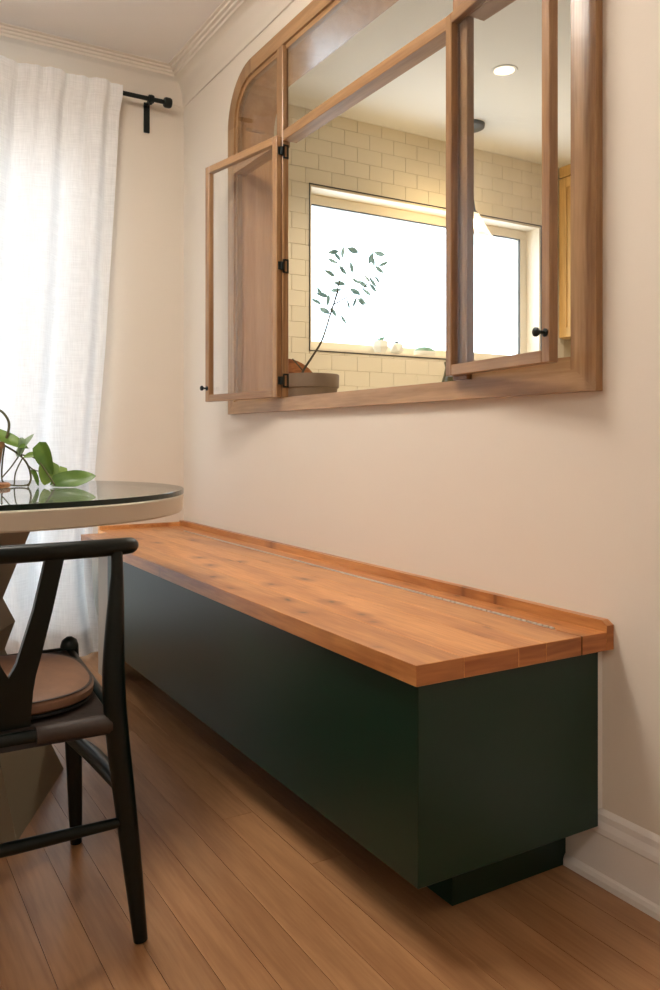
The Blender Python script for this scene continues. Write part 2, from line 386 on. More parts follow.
# ------------------------------------------------------------------ kitchen shell
struct(boxo('floor_kitchen', M['kfloor'], None, KX0, KX1, RY, KY, -.06, 0))
struct(boxo('ceiling_kitchen', M['kceiling'], None, KX0, KX1 + .1, RY - .1, KY + .2, KZ, KZ + .08))
struct(boxo('wall_kitchen_side', M['wall'], None, KX1, KX1 + .12, RY, KY + .15, -.06, KZ))
struct(boxo('wall_kitchen_rear', M['wall'], None, KX0, KX1, RY - .12, RY, -.06, KZ))
VX0, VX1, VZ0, VZ1 = 2.035, 3.645, 1.334, 2.174
bm = bmesh.new(); y0, y1 = KY + 0.0035, KY + 0.20
box(bm, KX0 - .0, VX0, y0, y1, -.06, KZ + .08); box(bm, VX1, KX1, y0, y1, -.06, KZ + .08)
box(bm, VX0, VX1, y0, y1, VZ1, KZ + .08); box(bm, VX0, VX1, y0, y1, -.06, VZ0)
kw = struct(obj('wall_kitchen_far', bm, M['grout']))
# wall tiles, running bond, cut round the window
TH, TW, G = 0.078, 0.1555, 0.0014
cache = {}
def tile(xa, xb, za, zb):
    w, hh = xb - xa, zb - za
    if w < 0.006 or hh < 0.006: return
    key = (round(w, 4), round(hh, 4))
    if key not in cache:
        bm = bmesh.new(); box(bm, -w / 2 + G / 2, w / 2 - G / 2, -.008, 0.002, -hh / 2 + G / 2, hh / 2 - G / 2, 0)
        front = [e for e in bm.edges if all(abs(v.co.y + .008) < 1e-6 for v in e.verts)]
        bmesh.ops.bevel(bm, geom=front, offset=0.0012, segments=1, affect='EDGES')
        o = obj('tile', bm, M['tile'], kw); cache[key] = o
    else:
        o = cache[key].copy(); COL.objects.link(o); o.parent = kw
    o.location = ((xa + xb) / 2, KY + 0.008, (za + zb) / 2)
TX0, TX1, TZ0 = 1.62, 3.84, 0.93
k0 = -16
for r in range(k0, 6):
    za, zb = VZ1 + r * TH, VZ1 + (r + 1) * TH
    za_, zb_ = max(za, TZ0), min(zb, KZ)
    if zb_ - za_ < .006: continue
    base = 2.165 + (0 if r % 2 == 0 else TW / 2)
    n0 = math.floor((TX0 - base) / TW)
    xx = base + n0 * TW
    while xx < TX1:
        xa, xb = max(xx, TX0), min(xx + TW, TX1)
        if zb_ <= VZ0 + 1e-4 or za_ >= VZ1 - 1e-4: tile(xa, xb, za_, zb_)
        else:
            if xa < VX0: tile(xa, min(xb, VX0), za_, zb_)
            if xb > VX1: tile(max(xa, VX1), xb, za_, zb_)
            if za_ < VZ0 - .006 and xb > VX0 and xa < VX1: tile(max(xa, VX0), min(xb, VX1), za_, VZ0)
        xx += TW
# the kitchen window: reveal lining, metal edge trim, frame and pane
kwin = struct(empty('window_2', ((VX0 + VX1) / 2, KY, VZ0)))
def kb(name, mat, x0, x1, y0, y1, z0, z1, bev=0.0):
    cx, cy, cz = (VX0 + VX1) / 2, KY, VZ0
    return boxo(name, mat, kwin, x0 - cx, x1 - cx, y0 - cy, y1 - cy, z0 - cz, z1 - cz, bev)
t = .012
kb('reveal', M['winwhite'], VX0, VX1, KY + .003, KY + .19, VZ1 - t, VZ1); kb('sill', M['winwhite'], VX0, VX1, KY + .003, KY + .19, VZ0, VZ0 + t)
kb('reveal', M['winwhite'], VX0, VX0 + t, KY + .003, KY + .19, VZ0 + t, VZ1 - t); kb('reveal', M['winwhite'], VX1 - t, VX1, KY + .003, KY + .19, VZ0 + t, VZ1 - t)
e = .004
for q in ((VX0 - e, VX1 + e, VZ1 - .001, VZ1 + e), (VX0 - e, VX1 + e, VZ0 - e, VZ0 + .001), (VX0 - e, VX0 + .001, VZ0, VZ1), (VX1 - .001, VX1 + e, VZ0, VZ1)):
    kb('edge_trim', M['darktrim'], q[0], q[1], KY - .003, KY + .003, q[2], q[3])
fy0, fy1, fw = KY + .11, KY + .16, .05
for q in ((VX0 + t, VX1 - t, VZ1 - t - fw, VZ1 - t), (VX0 + t, VX1 - t, VZ0 + t, VZ0 + t + fw), (VX0 + t, VX0 + t + fw, VZ0 + t + fw, VZ1 - t - fw), (VX1 - t - fw, VX1 - t, VZ0 + t + fw, VZ1 - t - fw)):
    kb('frame_bar', M['winwhite'], q[0], q[1], fy0, fy1, q[2], q[3], .003)
kb('pane', M['glass'], VX0 + t + fw, VX1 - t - fw, KY + .13, KY + .138, VZ0 + t + fw, VZ1 - t - fw)
g0 = .006
for q in ((VX0 + t + fw, VX1 - t - fw, VZ1 - t - fw - g0, VZ1 - t - fw), (VX1 - t - fw - g0, VX1 - t - fw, VZ0 + t + fw, VZ1 - t - fw)):
    kb('gasket', M['darktrim'], q[0], q[1], fy0 + .004, fy0 + .018, q[2], q[3])

# ------------------------------------------------------------------ the oak interior window (window_1)
iw = struct(empty('window_1', (0, 0, 0)))
def ring_seg(name, mat, la, lb, i0, i1, x0, x1, bev=0.0):
    bm = bmesh.new(); n = len(la); idx = [i % n for i in range(i0, i1 + 1)]
    secs = []
    for i in idx:
        (ya, za), (yb, zb) = la[i], lb[i]
        secs.append([bm.verts.new(p) for p in ((x0, ya, za), (x0, yb, zb), (x1, yb, zb), (x1, ya, za))])
    for a, b in zip(secs, secs[1:]):
        for k in range(4): bm.faces.new((a[k], a[(k + 1) % 4], b[(k + 1) % 4], b[k]))
    bm.faces.new(secs[0]); bm.faces.new(secs[-1][::-1])
    return obj(name, bm, mat, iw, smooth=(i1 - i0) > 3)
C0, C1 = off(0), off(0.054, .046)
XF = 1.2845                                   # face of the casing
N = len(C0)
segs = [('casing', M['oak_y'], 0, 1), ('casing', M['oak_z'], 1, 2), ('casing', M['oak_z'], 2, 16), ('casing', M['oak_y'], 16, 17), ('casing', M['oak_z'], 17, 31), ('casing', M['oak_z'], 31, 32)]
for nm, mt, a, b in segs: ring_seg(nm, mt, C0, C1, a, b, XF, WX)
for nm, mt, a, b in segs[1:]: ring_seg('stop_bead', mt, off(0.0545, .0465), off(0.072, .0465), a, b, 1.2925, 1.312)
for a, b in ((A0 + .0725, 1.5025), (2.4925, A1 - .0725)): boxo('stop_bead', M['oak_y'], iw, 1.2925, 1.312, a, b, AB + .0465, AB + .074)
L0, L1 = off(HO + .001), off(0.060, .0455)
for nm, mt, a, b in segs: ring_seg('lining', M['oak_x'], L0, L1, a, b, WX + .0005, WX + WT + .008)
# dark glazing seal just inside the bead
for nm, mt, a, b in segs[1:]: ring_seg('seal', M['blackmetal'], off(0.0605), off(0.063), a, b, 1.313, 1.3155)
MX0, MX1 = 1.2785, 1.3015
IN = 0.072
MLa, MLb, MRa, MRb = 2.447, 2.492, 1.503, 1.556
TZa, TZb = 1.888, 1.922
for a, b in ((MLa, MLb), (MRa, MRb)):
    boxo('mullion', M['sash'], iw, MX0, MX1, a, b, AB + .047, AT - IN + .012, .0015)
for a, b in ((A0 + IN - .012, MRa), (MRb, MLa), (MLb, A1 - IN + .012)):
    boxo('transom', M['sash_y'], iw, MX0 + .001, MX1 + .030, a + .0002, b - .0002, TZa, TZb, .0015)
# upper lights
gx0, gx1 = 1.294, 1.298
boxo('pane', M['glass'], iw, gx0, gx1, MRb, MLa, TZb, AT - IN)
lp = off(IN)
def upper(seq, ya):
    bm = bmesh.new(); prism(bm, [(gx0, p[0], p[1]) for p in seq] + [(gx0, ya, AT - IN), (gx0, ya, TZb), (gx0, seq[0][0], TZb)], (gx1 - gx0, 0, 0))
    obj('pane', bm, M['glass'], iw)
upper(lp[2:17], MLb); upper(list(reversed(lp[17:32])), MRa)
# thin dark strip on the lining at the spring of the arch
boxo('lining_strip', M['sash_y'], iw, WX + .03, WX + .105, A1 - .066, A1 - .0595, 2.064, 2.074)

def sash(sign, hy, ang, wd, z0, kz):
    """overlay sash hinged on a mullion; local +-Y runs from the hinge to the free stile"""
    z1, th, sw = 1.902, 0.022, 0.026
    root = empty('sash'); root.parent = iw; root.location = (1.2775, hy, 0); root.rotation_euler = (0, 0, R(ang))
    def sb(name, mat, y0, y1, za, zb, x0=-th, x1=0.0, bev=.002):
        ya, yb = sorted((sign * y0, sign * y1)); return boxo(name, mat, root, x0, x1, ya, yb, za, zb, bev)
    sb('stile', M['sash'], 0.001, sw, z0, z1); sb('stile', M['sash'], wd - sw, wd, z0, z1)
    sb('rail', M['sash_y'], sw, wd - sw, z0, z0 + sw); sb('rail', M['sash_y'], sw, wd - sw, z1 - sw, z1)
    sb('pane', M['glass'], sw - .002, wd - sw + .002, z0 + sw - .002, z1 - sw + .002, -.013, -.009, 0)
    # knob on the free stile
    bm = bmesh.new(); zk = z0 + kz; yk = sign * (wd - sw / 2)
    prof = [(0.0085, 0), (0.0085, .002), (.0035, .004), (.0035, .014), (.006, .017), (.0095, .021), (.0095, .025), (.006, .028), (.001, .029)]
    lathe(bm, prof, (0, 0, 0), 14)
    bmesh.ops.rotate(bm, verts=bm.verts, cent=(0, 0, 0), matrix=Matrix.Rotation(R(-90), 3, 'Y'))
    bmesh.ops.translate(bm, verts=bm.verts, vec=(-th, yk, zk))
    obj('knob', bm, M['blackmetal'], root, smooth=True)
    for zh in (1.080, 1.466, 1.852):
        bm = bmesh.new()
        lathe(bm, [(.0001, -.0145), (.0058, -.0135), (.0058, .0135), (.0001, .0145)], (-.004, -sign * .0035, zh), 10, cap=False)
        box(bm, -.0165, -.003, min(-sign * .004, sign * .001), max(-sign * .004, sign * .001), zh - .013, zh + .013)
        obj('hinge', bm, M['blackmetal'], root)
    return root
sash(1, MLa + .003, 10.3, .441, 1.023, .050)
sash(-1, MRb - .003, -7.6, .393, 1.034, .060)
for ym, s in ((MLa, -1), (MRb, 1)):
    for zh in (1.080, 1.466, 1.852):
        bm = bmesh.new(); yy = sorted((ym, ym + s * .003))
        x0, x1, hh, b = 1.2795, 1.3005, .0235, .0055
        box(bm, x0, x1, yy[0], yy[1], zh + hh - b, zh + hh); box(bm, x0, x1, yy[0], yy[1], zh - hh, zh - hh + b)
        box(bm, x1 - b, x1, yy[0], yy[1], zh - hh + b, zh + hh - b); box(bm, x0, x0 + b, yy[0], yy[1], zh - hh + b, zh + hh - b)
        obj('hinge_leaf', bm, M['blackmetal'], iw)

# ------------------------------------------------------------------ storage bench
bench = tag(empty('storage_bench', (1.05, 2.2, 0)), 'dark green built-in storage bench with a knotty orange pine lid under the window', 'bench')
def bpart(name, mat, x0, x1, y0, y1, z0, z1, bev=0.0, parent=None):
    bm = bmesh.new(); box(bm, x0, x1, y0, y1, z0, z1, bev); bmesh.ops.translate(bm, verts=bm.verts, vec=(-1.05, -2.2, 0))
    return obj(name, bm, mat, parent or bench)
BX, BE, TZ, TB = 0.8215, 1.094, 0.505, 0.469       # front edge, near end, top, underside of the top
CE = 2.975                                        # far end of the cabinet
bpart('cabinet_body', M['green'], 0.836, 1.2765, 1.108, CE, 0.122, TB - .0005, .0012)
bpart('scribe_strip', M['trim'], 1.2770, WX - .001, 1.122, 1.140, 0.147, TB - .0005)
bpart('toe_kick', M['green'], 0.992, 1.303, 1.208, CE - .06, 0.0, 0.1215)
bpart('filler_panel', M['greytrim'], 0.838, 0.868, CE + .001, CE + .13, 0.0, TB - .001)
bpart('support_leg', M['green'], 0.90, 1.28, CE + .30, CE + .32, 0.0, TB - .001)
# lid: laminated boards, hinged to a fixed back strip
LXs = [BX, 0.925, 1.052, 1.121, 1.2135]
for i, (a, b) in enumerate(zip(LXs, LXs[1:])):
    bm = bmesh.new(); g = .00015
    box(bm, a + g - 1.05, b - g - 1.05, BE - 2.2, (3.30 if i == 0 else BY - .025) - 2.2, TB, TZ, .0008)
    bm.faces.ensure_lookup_table()
    for f in bm.faces:
        if abs(f.normal.y) > .9: f.material_index = 1
    obj('lid_board', bm, [M['pine'], M['pine_end']], bench)
bm = bmesh.new(); box(bm, 1.2160 - 1.05, 1.2840 - 1.05, BE - 2.2, BY - .025 - 2.2, TB, TZ, .0008)
for f in bm.faces:
    if abs(f.normal.y) > .9: f.material_index = 1
obj('back_board', bm, [M['pine'], M['pine_end']], bench)
bm = bmesh.new()      # upstand along the long wall, near end chamfered
u0, u1 = 1.2845 - 1.05, WX - .001 - 1.05
poly = [(u0, BE - 2.2, TB), (u1, BE - 2.2, TB), (u1, BE - 2.2, TZ + .026), (u1, BE + .012 - 2.2, TZ + .034), (u0, BE + .012 - 2.2, TZ + .034), (u0, BE - 2.2, TZ + .026)]
box(bm, u0, u1, BE - 2.2, BY - .001 - 2.2, TB, TZ + .021, .0)
for v in bm.verts:
    if v.co.z > TZ + .015 and v.co.y < 0: v.co.z -= .009
for v in list(bm.verts): pass
bmesh.ops.bisect_plane(bm, geom=bm.verts[:] + bm.edges[:] + bm.faces[:], plane_co=(0, BE + .014 - 2.2, 0), plane_no=(0, 1, 0))
for v in bm.verts:
    if v.co.z > TZ + .008 and v.co.y > BE + .013 - 2.2: v.co.z = TZ + .021
for f in bm.faces:
    f.normal_update()
    if abs(f.normal.y) > .9: f.material_index = 1
obj('upstand', bm, [M['pine'], M['pine_end']], bench)
bpart('upstand', M['pine'], .926, 1.284, BY - .0245, BY - .001, TB, TZ + .016, .001)
# piano hinge: knuckles alternate along the pin
bm = bmesh.new(); yk = 1.165; n = 0
while yk < BY - .25:
    tube(bm, [(1.2148 - 1.05, yk - 2.2, TZ + .0012), (1.2148 - 1.05, yk + .0115 - 2.2, TZ + .0012)], .0027, seg=6, sub=1, round_ends=False)
    yk += .0152; n += 1
box(bm, 1.2137 - 1.05, 1.2159 - 1.05, 1.16 - 2.2, BY - .25 - 2.2, TZ - .012, TZ - .0003)
obj('piano_hinge', bm, M['steel'], bench)

# ------------------------------------------------------------------ curtain, rod
cur = tag(empty('curtain', (0, 3.36, 0)), 'floor-length sheer white curtain over the bright window', 'curtain')
def xr(z):
    T = [(0.0, .925), (.075, .912), (.25, .885), (.40, .876), (.76, .893), (1.245, .936), (1.86, .974), (2.31, 1.000), (2.36, 1.002)]
    for (a, u), (b, v) in zip(T, T[1:]):
        if z <= b: return u + (v - u) * max(0, (z - a)) / (b - a)
    return T[-1][1]
bm = bmesh.new(); NU, NZ = 260, 46; XL = -1.25
rows = []
for j in range(NZ + 1):
    z = 0.010 + (2.342 - 0.010) * j / NZ; row = []
    gather = max(0.0, min(1.0, (z - 1.9) / .42))
    for i in range(NU + 1):
        u = i / NU; s = u * 2.2
        xx = XL + (xr(z) - XL) * u
        low = 1 - min(1, z / 2.3)
        amp = .016 + .030 * low
        ph = 1.1 * math.sin(2.1 * s + 1.0) + .5 * math.sin(5.3 * s)
        yy = amp * math.sin(2 * math.pi * s * 5.2 + ph + .5 * low) + .010 * math.sin(2 * math.pi * s * 11.3 + 2 * ph + z * .8) + .006 * gather * math.sin(2 * math.pi * s * 23 + ph)
        yy -= .018 * (low ** 2) * math.sin(2 * math.pi * s * 2.3 + 2.4 * z)
        edge = max(0, (u - .955) / .045); yy -= .03 * edge ** 2 * low
        if z > 2.25: yy = yy + (-.030 - .35 * yy - yy * .0) * min(1, (z - 2.25) / .04)
        row.append(bm.verts.new((xx, yy - 0.004, z)))
    rows.append(row)
for a, b in zip(rows, rows[1:]):
    for i in range(NU): bm.faces.new((a[i], a[i + 1], b[i + 1], b[i]))
obj('drape', bm, M['curtain'], cur, smooth=True)
# bottom hem and folded-back side hem
bm = bmesh.new()
for j in range(2):
    pass
lo, hi = rows[0], rows[2]
pa, pb = None, None
obj_rows = []
me = cur.children[0].data
vs = [v.co.copy() for v in me.vertices]; ROW = NU + 1
for i in range(0, ROW):
    p, q = vs[i], vs[ROW * 2 + i]
    a = bm.verts.new((p.x, p.y + .004, p.z)); b = bm.verts.new((q.x, q.y + .004, q.z))
    if pa: bm.faces.new((pa, a, b, pb))
    pa, pb = a, b
obj('bottom_hem', bm, M['curtain'], cur, smooth=True)
rod = tag(empty('curtain_rod', (0, 3.362, 2.322)), 'black iron curtain rod with a knob finial and wall bracket above the bench corner', 'curtain rod')
bm = bmesh.new(); tube(bm, [(-1.35, 0, 0), (1.190, 0, 0)], .0095, seg=12, sub=1, round_ends=False); obj('rod', bm, M['blackmetal'], rod, smooth=True)
def collar(name, x, prof):
    bm = bmesh.new(); lathe(bm, prof, (0, 0, 0), 14); bmesh.ops.rotate(bm, verts=bm.verts, cent=(0, 0, 0), matrix=Matrix.Rotation(R(90), 3, 'Y'))
    bmesh.ops.translate(bm, verts=bm.verts, vec=(x, 0, 0)); return obj(name, bm, M['blackmetal'], rod, smooth=True)
collar('finial', 1.188, [(.0095, -.002), (.019, 0), (.022, .006), (.022, .024), (.019, .030), (.002, .031)])
collar('collar', 1.130, [(.0096, -.012), (.017, -.010), (.0185, 0), (.017, .010), (.0096, .012)])
bk = boxo('bracket_plate', M['blackmetal'], rod, 1.122, 1.148, BY - 3.362 - .008, BY - 3.362 - .0005, -.118, .012, .002)
bm = bmesh.new(); tube(bm, [(1.135, BY - 3.362 - .006, .0), (1.134, .035, .004), (1.132, .012, -.012), (1.130, 0, -.010)], .0075, seg=8); obj('bracket_arm', bm, M['blackmetal'], rod, smooth=True)

# ------------------------------------------------------------------ round table
tc_ = (0.271, 2.165)
table = tag(empty('round_table', (tc_[0], tc_[1], 0)), 'round cream table with a glass disc on top and faceted greige pedestal', 'table')
TR, GZ = 0.515, 0.757
bm = bmesh.new(); lathe(bm, [(TR - .02, .702), (TR - .006, .7025), (TR - .003, .706), (TR - .003, .742), (TR - .006, .745), (.001, .745)], (0, 0, 0), 120)
obj('table_top', bm, M['cream'], table, smooth=True)
bm = bmesh.new(); lathe(bm, [(.001, .7454), (TR - .001, .7454)], (0, 0, 0), 120, mi=0, cap=False)
lathe(bm, [(TR - .001, .7454), (TR, .7462), (TR, .7562), (TR - .001, GZ)], (0, 0, 0), 120, mi=1, cap=False); lathe(bm, [(TR - .001, GZ), (.001, GZ)], (0, 0, 0), 120, mi=0, cap=False)
bmesh.ops.remove_doubles(bm, verts=bm.verts, dist=1e-5)
o = obj('glass_disc', bm, [M['tabglass'], M['glassedge']], table)
# pedestal: square hourglass with a diamond waist
A = Vector((0.331, 1.891)); B = Vector((0.512, 2.246)); dirv = (B - A).normalized(); nrm2 = Vector((-dirv.y, dirv.x))
sqc = (A + B) / 2 + nrm2 * (B - A).length / 2
ang0 = math.atan2(A.y - sqc.y, A.x - sqc.x)
cen = Vector((sqc.x - tc_[0], sqc.y - tc_[1])); 
bm = bmesh.new(); rings = []
for z, r in ((0.0, .284), (.352, .119), (.418, .147), (.482, .114), (.702, .215)):
    rings.append([bm.verts.new((cen.x + r * math.cos(ang0 + k * math.pi / 2), cen.y + r * math.sin(ang0 + k * math.pi / 2), z)) for k in range(4)])
for a, b in zip(rings, rings[1:]):
    for k in range(4): bm.faces.new((a[k], a[(k + 1) % 4], b[(k + 1) % 4], b[k]))
bm.faces.new(rings[0][::-1]); bm.faces.new(rings[-1])
obj('pedestal', bm, M['greige'], table)

# ------------------------------------------------------------------ wishbone chair
XC = 0.239
chair = tag(empty('wishbone_chair', (XC, 1.6, 0)), 'black wooden wishbone chair with a tan leather seat pad, pushed up to the round table', 'chair')
def cl(p): return (p[0] - XC, p[1] - 1.6, p[2])
bm = bmesh.new()
tube(bm, [cl(p) for p in [(.025, 1.462, .689), (.050, 1.446, .690), (.13, 1.434, .6905), (XC, 1.430, .691), (.348, 1.434, .6905), (.428, 1.446, .690), (.453, 1.462, .689)]], [.0145, .0155, .0155, .0155, .0155, .0155, .0145], seg=16)
obj('top_rail', bm, M['black'], chair, smooth=True)
LEG = [(.453, 1.404, .003, .0125), (.437, 1.410, .161, .0172), (.423, 1.415, .293, .0195), (.416, 1.416, .36, .0200), (.411, 1.418, .424, .0200), (.410, 1.421, .488, .0192), (.415, 1.427, .582, .0150), (.420, 1.434, .645, .0112), (.420, 1.438, .682, .0105)]
for s in (1, -1):
    bm = bmesh.new(); tube(bm, [(s * (p[0] - XC), p[1] - 1.6, p[2]) for p in LEG], [p[3] for p in LEG], seg=16, sub=5, round_ends=False)
    obj('rear_leg', bm, M['black'], chair, smooth=True)
for s in (1, -1):
    bm = bmesh.new(); P = [(.204, .220, .002, .0125), (.200, .219, .15, .0165), (.194, .218, .30, .0185), (.190, .218, .40, .0195), (.189, .218, .434, .0195)]
    tube(bm, [(s * p[0], p[1], p[2]) for p in P], [p[3] for p in P], seg=14, sub=4)
    for v in bm.verts:
        if v.co.z < .002: v.co.z = .0005
    obj('front_leg', bm, M['black'], chair, smooth=True)
# Y splat, cut from one plate
def sp(x, z): return (x, -.166, z)
bm = bmesh.new()
def plate(a):
    lean = lambda z: -.012 * max(0, z - .40) / .28
    f = [bm.verts.new((x, -.166 + lean(z), z)) for x, z in a]; b = [bm.verts.new((x, -.152 + lean(z), z)) for x, z in a]
    n = len(f); bm.faces.new(f); bm.faces.new(b[::-1])
    for k in range(n): bm.faces.new((f[k], f[(k + 1) % n], b[(k + 1) % n], b[k]))
def strip(L_):
    for (a, b), (c, d) in zip(L_, L_[1:]): plate([a, b, d, c])
strip([((-.034, .375), (.034, .375)), ((-.035, .41), (.035, .41)), ((-.039, .46), (.039, .46)), ((-.043, .486), (.043, .486))])
ARM = [((0, .486), (.043, .486)), ((.012, .508), (.050, .512)), ((.038, .594), (.069, .592)), ((.058, .684), (.088, .682))]
strip(ARM); strip([((-b[0], b[1]), (-a[0], a[1])) for a, b in ARM])
bmesh.ops.remove_doubles(bm, verts=bm.verts, dist=1e-5)
obj('splat', bm, M['black'], chair)
# rails and stretchers
def tpart(name, mat, pts, rad, seg=12, flat=1.0, sub=4):
    bm = bmesh.new(); tube(bm, pts, rad, seg=seg, sub=sub, round_ends=False, flat=flat); return obj(name, bm, mat, chair, smooth=True)
tpart('rear_seat_rail', M['black'], [(-.172, -.184, .388), (0, -.178, .386), (.172, -.184, .388)], .0125)
tpart('front_seat_rail', M['black'], [(-.189, .218, .418), (.189, .218, .418)], .013)
for s in (1, -1):
    tpart('side_seat_rail', M['black'], [(s * .176, -.184, .392), (s * .189, .218, .416)], .0125)
    tpart('side_stretcher', M['black'], [(s * .182, -.186, .277), (s * .189, .02, .260), (s * .195, .219, .230)], [.014, .017, .014], flat=0.9)
tpart('rear_stretcher', M['black'], [(-.192, -.189, .215), (0, -.189, .215), (.192, -.189, .215)], [.0085, .011, .0085])
# leather seat slung over the rails
bm = bmesh.new(); n = 16; grid = []
for j in range(n + 1):
    v = j / n; row = []
    for i in range(n + 1):
        u = i / n * 2 - 1
        hw = .172 + .018 * v; z = .401 + .030 * v - .012 * (1 - u * u) * math.sin(math.pi * v)
        x = u * (hw + .014); y = -.196 + .425 * v
        if abs(u) > .999: z -= .020
        if j == 0: z -= .026; y += .000
        if j == n: z -= .022
        row.append(bm.verts.new((x, y, z)))
    grid.append(row)
for a, b in zip(grid, grid[1:]):
    for i in range(n): bm.faces.new((a[i], a[i + 1], b[i + 1], b[i]))
# thicken downwards
geo = bmesh.ops.solidify(bm, geom=bm.faces[:], thickness=.005)
obj('leather_seat', bm, M['leather'], chair, smooth=True)
for s in (1, -1):
    tpart('leather_wrap', M['leather'], [(s * .040, -.180, .3865), (s * .105, -.181, .387), (s * .165, -.184, .388)], [.0165, .0172, .0172], seg=14)
# seat pad
pad = tag(empty('seat_pad', (XC, 1.592, .4205)), 'tan leather seat pad with stitched edge lying on the black chair', 'seat pad')
def pad_mesh(prof):
    bm = bmesh.new(); rings = []; seg = 56
    for r, z in prof:
        ring = []
        for k in range(seg):
            a = 2 * math.pi * k / seg; c, s_ = math.cos(a), math.sin(a); e_ = 2 / 2.9
            xx = r * math.copysign(abs(c) ** e_, c); yy = r * .84 * math.copysign(abs(s_) ** e_, s_)
            ring.append(bm.verts.new((xx, yy, z + .062 * yy)))
        rings.append(ring)
    for a, b in zip(rings, rings[1:]):
        for k in range(seg): bm.faces.new((a[k], a[(k + 1) % seg], b[(k + 1) % seg], b[k]))
    bm.faces.new(rings[0][::-1]); bm.faces.new(rings[-1]); return bm
obj('pad_cover', pad_mesh([(.163, -.001), (.170, .004), (.171, .015), (.167, .0205), (.1655, .021), (.163, .0225), (.145, .0275), (.10, .031), (.05, .0325), (.004, .033)]), M['cushion'], pad, smooth=True)
obj('pad_base', pad_mesh([(.163, -.008), (.167, -.006), (.167, -.002), (.163, -.0012)]), M['cushion_under'], pad, smooth=True)
obj('seam', pad_mesh([(.1660, .0202), (.1685, .0206), (.1685, .0218), (.1655, .0222)]), M['leather'], pad, smooth=True)

# ------------------------------------------------------------------ pothos on the table
def leaf_bm(length, width, fold=0.25, droop=0.25, heart=True, n=12):
    """leaf along +X from its base at the origin, face up +Z"""
    bm = bmesh.new(); m = 4; rows = []
    for i in range(n + 1):
        t = i / n
        w = ((min(1, t / .08) ** .5) * (1.22 * (t + .05) ** .35 * max(0, 1 - t) ** .72) * 1.32 if heart else math.sin(math.pi * t) ** 0.85) * width / 2
        w = max(w, .0004); back = -.10 * length * (1 - t) ** 4 if heart else 0
        row = []
        for j in range(-m, m + 1):
            s = j / m
            x = t * length + (back * abs(s) * 1.2 if heart else 0); y = s * w
            z = fold * abs(y) - droop * length * t * t + .012 * length * math.sin(9 * t + 2.2 * s)
            row.append(bm.verts.new((x, y, z)))
        rows.append(row)
    for a, b in zip(rows, rows[1:]):
        for j in range(2 * m): bm.faces.new((a[j], a[j + 1], b[j + 1], b[j]))
    return bm
def place_leaf(name, base, tip, width, normal, mat, parent, origin, fold=.25, droop=.15, heart=True, n=12, floor_z=-9.0):
    b, t_ = Vector(base), Vector(tip); X = (t_ - b); Ln = X.length; X.normalize()
    Zv = Vector(normal); Zv = (Zv - X * Zv.dot(X)).normalized(); Y = Zv.cross(X)
    bm = leaf_bm(Ln, width, fold, droop, heart, n)
    mt = Matrix((X, Y, Zv)).transposed().to_4x4(); mt.translation = b - Vector(origin)
    for v in bm.verts:
        v.co = mt @ v.co; v.co.z = max(v.co.z, floor_z)
    return obj(name, bm, mat, parent, smooth=True)
PO = (0.30, 2.30, GZ)
triv = tag(empty('trivet', (0.290, 2.270, GZ)), 'round wooden trivet on the glass table under the trailing plant', 'trivet')
bm = bmesh.new(); lathe(bm, [(.086, .0003), (.092, .002), (.092, .010), (.089, .012), (.001, .012)], (0, 0, 0), 40); obj('disc', bm, M['coaster'], triv, smooth=True)
plant = tag(empty('trailing_plant', PO), 'trailing green vine plant with heart-shaped leaves lying on the glass table', 'plant')
def pl(p): return tuple(Vector(p) - Vector(PO))
bm = bmesh.new(); lathe(bm, [(.050, .0122), (.062, .016), (.074, .10), (.078, .104), (.078, .118), (.072, .118), (.070, .104), (.001, .102)], (-.01, -.03, 0), 32); obj('pot', bm, M['strawterracotta'], plant, smooth=True)
def stem(pts, r=.0022, name='stem', mat=None): 
    bm = bmesh.new(); tube(bm, [pl(p) for p in pts], r, seg=6, sub=6); return obj(name, bm, mat or M['vine'], plant, smooth=True)
stem([(.29, 2.27, .865), (.317, 2.280, .893), (.362, 2.275, .870), (.403, 2.262, .842), (.423, 2.250, .814), (.430, 2.245, .780), (.424, 2.250, .760)], .0028)
stem([(.37, 2.275, .867), (.366, 2.285, .825), (.365, 2.290, .785), (.369, 2.286, .769), (.394, 2.270, .7605), (.424, 2.252, .763), (.430, 2.246, .780)])
stem([(.403, 2.262, .838), (.385, 2.275, .808), (.366, 2.288, .782)], .0018)
stem([(.410, 2.258, .830), (.396, 2.268, .795), (.393, 2.272, .761)], .0018)
stem([(.403, 2.262, .842), (.440, 2.240, .832), (.462, 2.222, .800), (.482, 2.205, .762)])
stem([(.423, 2.250, .814), (.440, 2.243, .800), (.462, 2.232, .798)], .0016)
stem([(.315, 2.270, .94), (.344, 2.285, .955), (.362, 2.285, .956), (.378, 2.28, .935), (.381, 2.278, .912), (.372, 2.275, .88), (.36, 2.275, .872)], .0035)
V = (-.43, -.75, .5)      # leaf faces look roughly back over the table edge
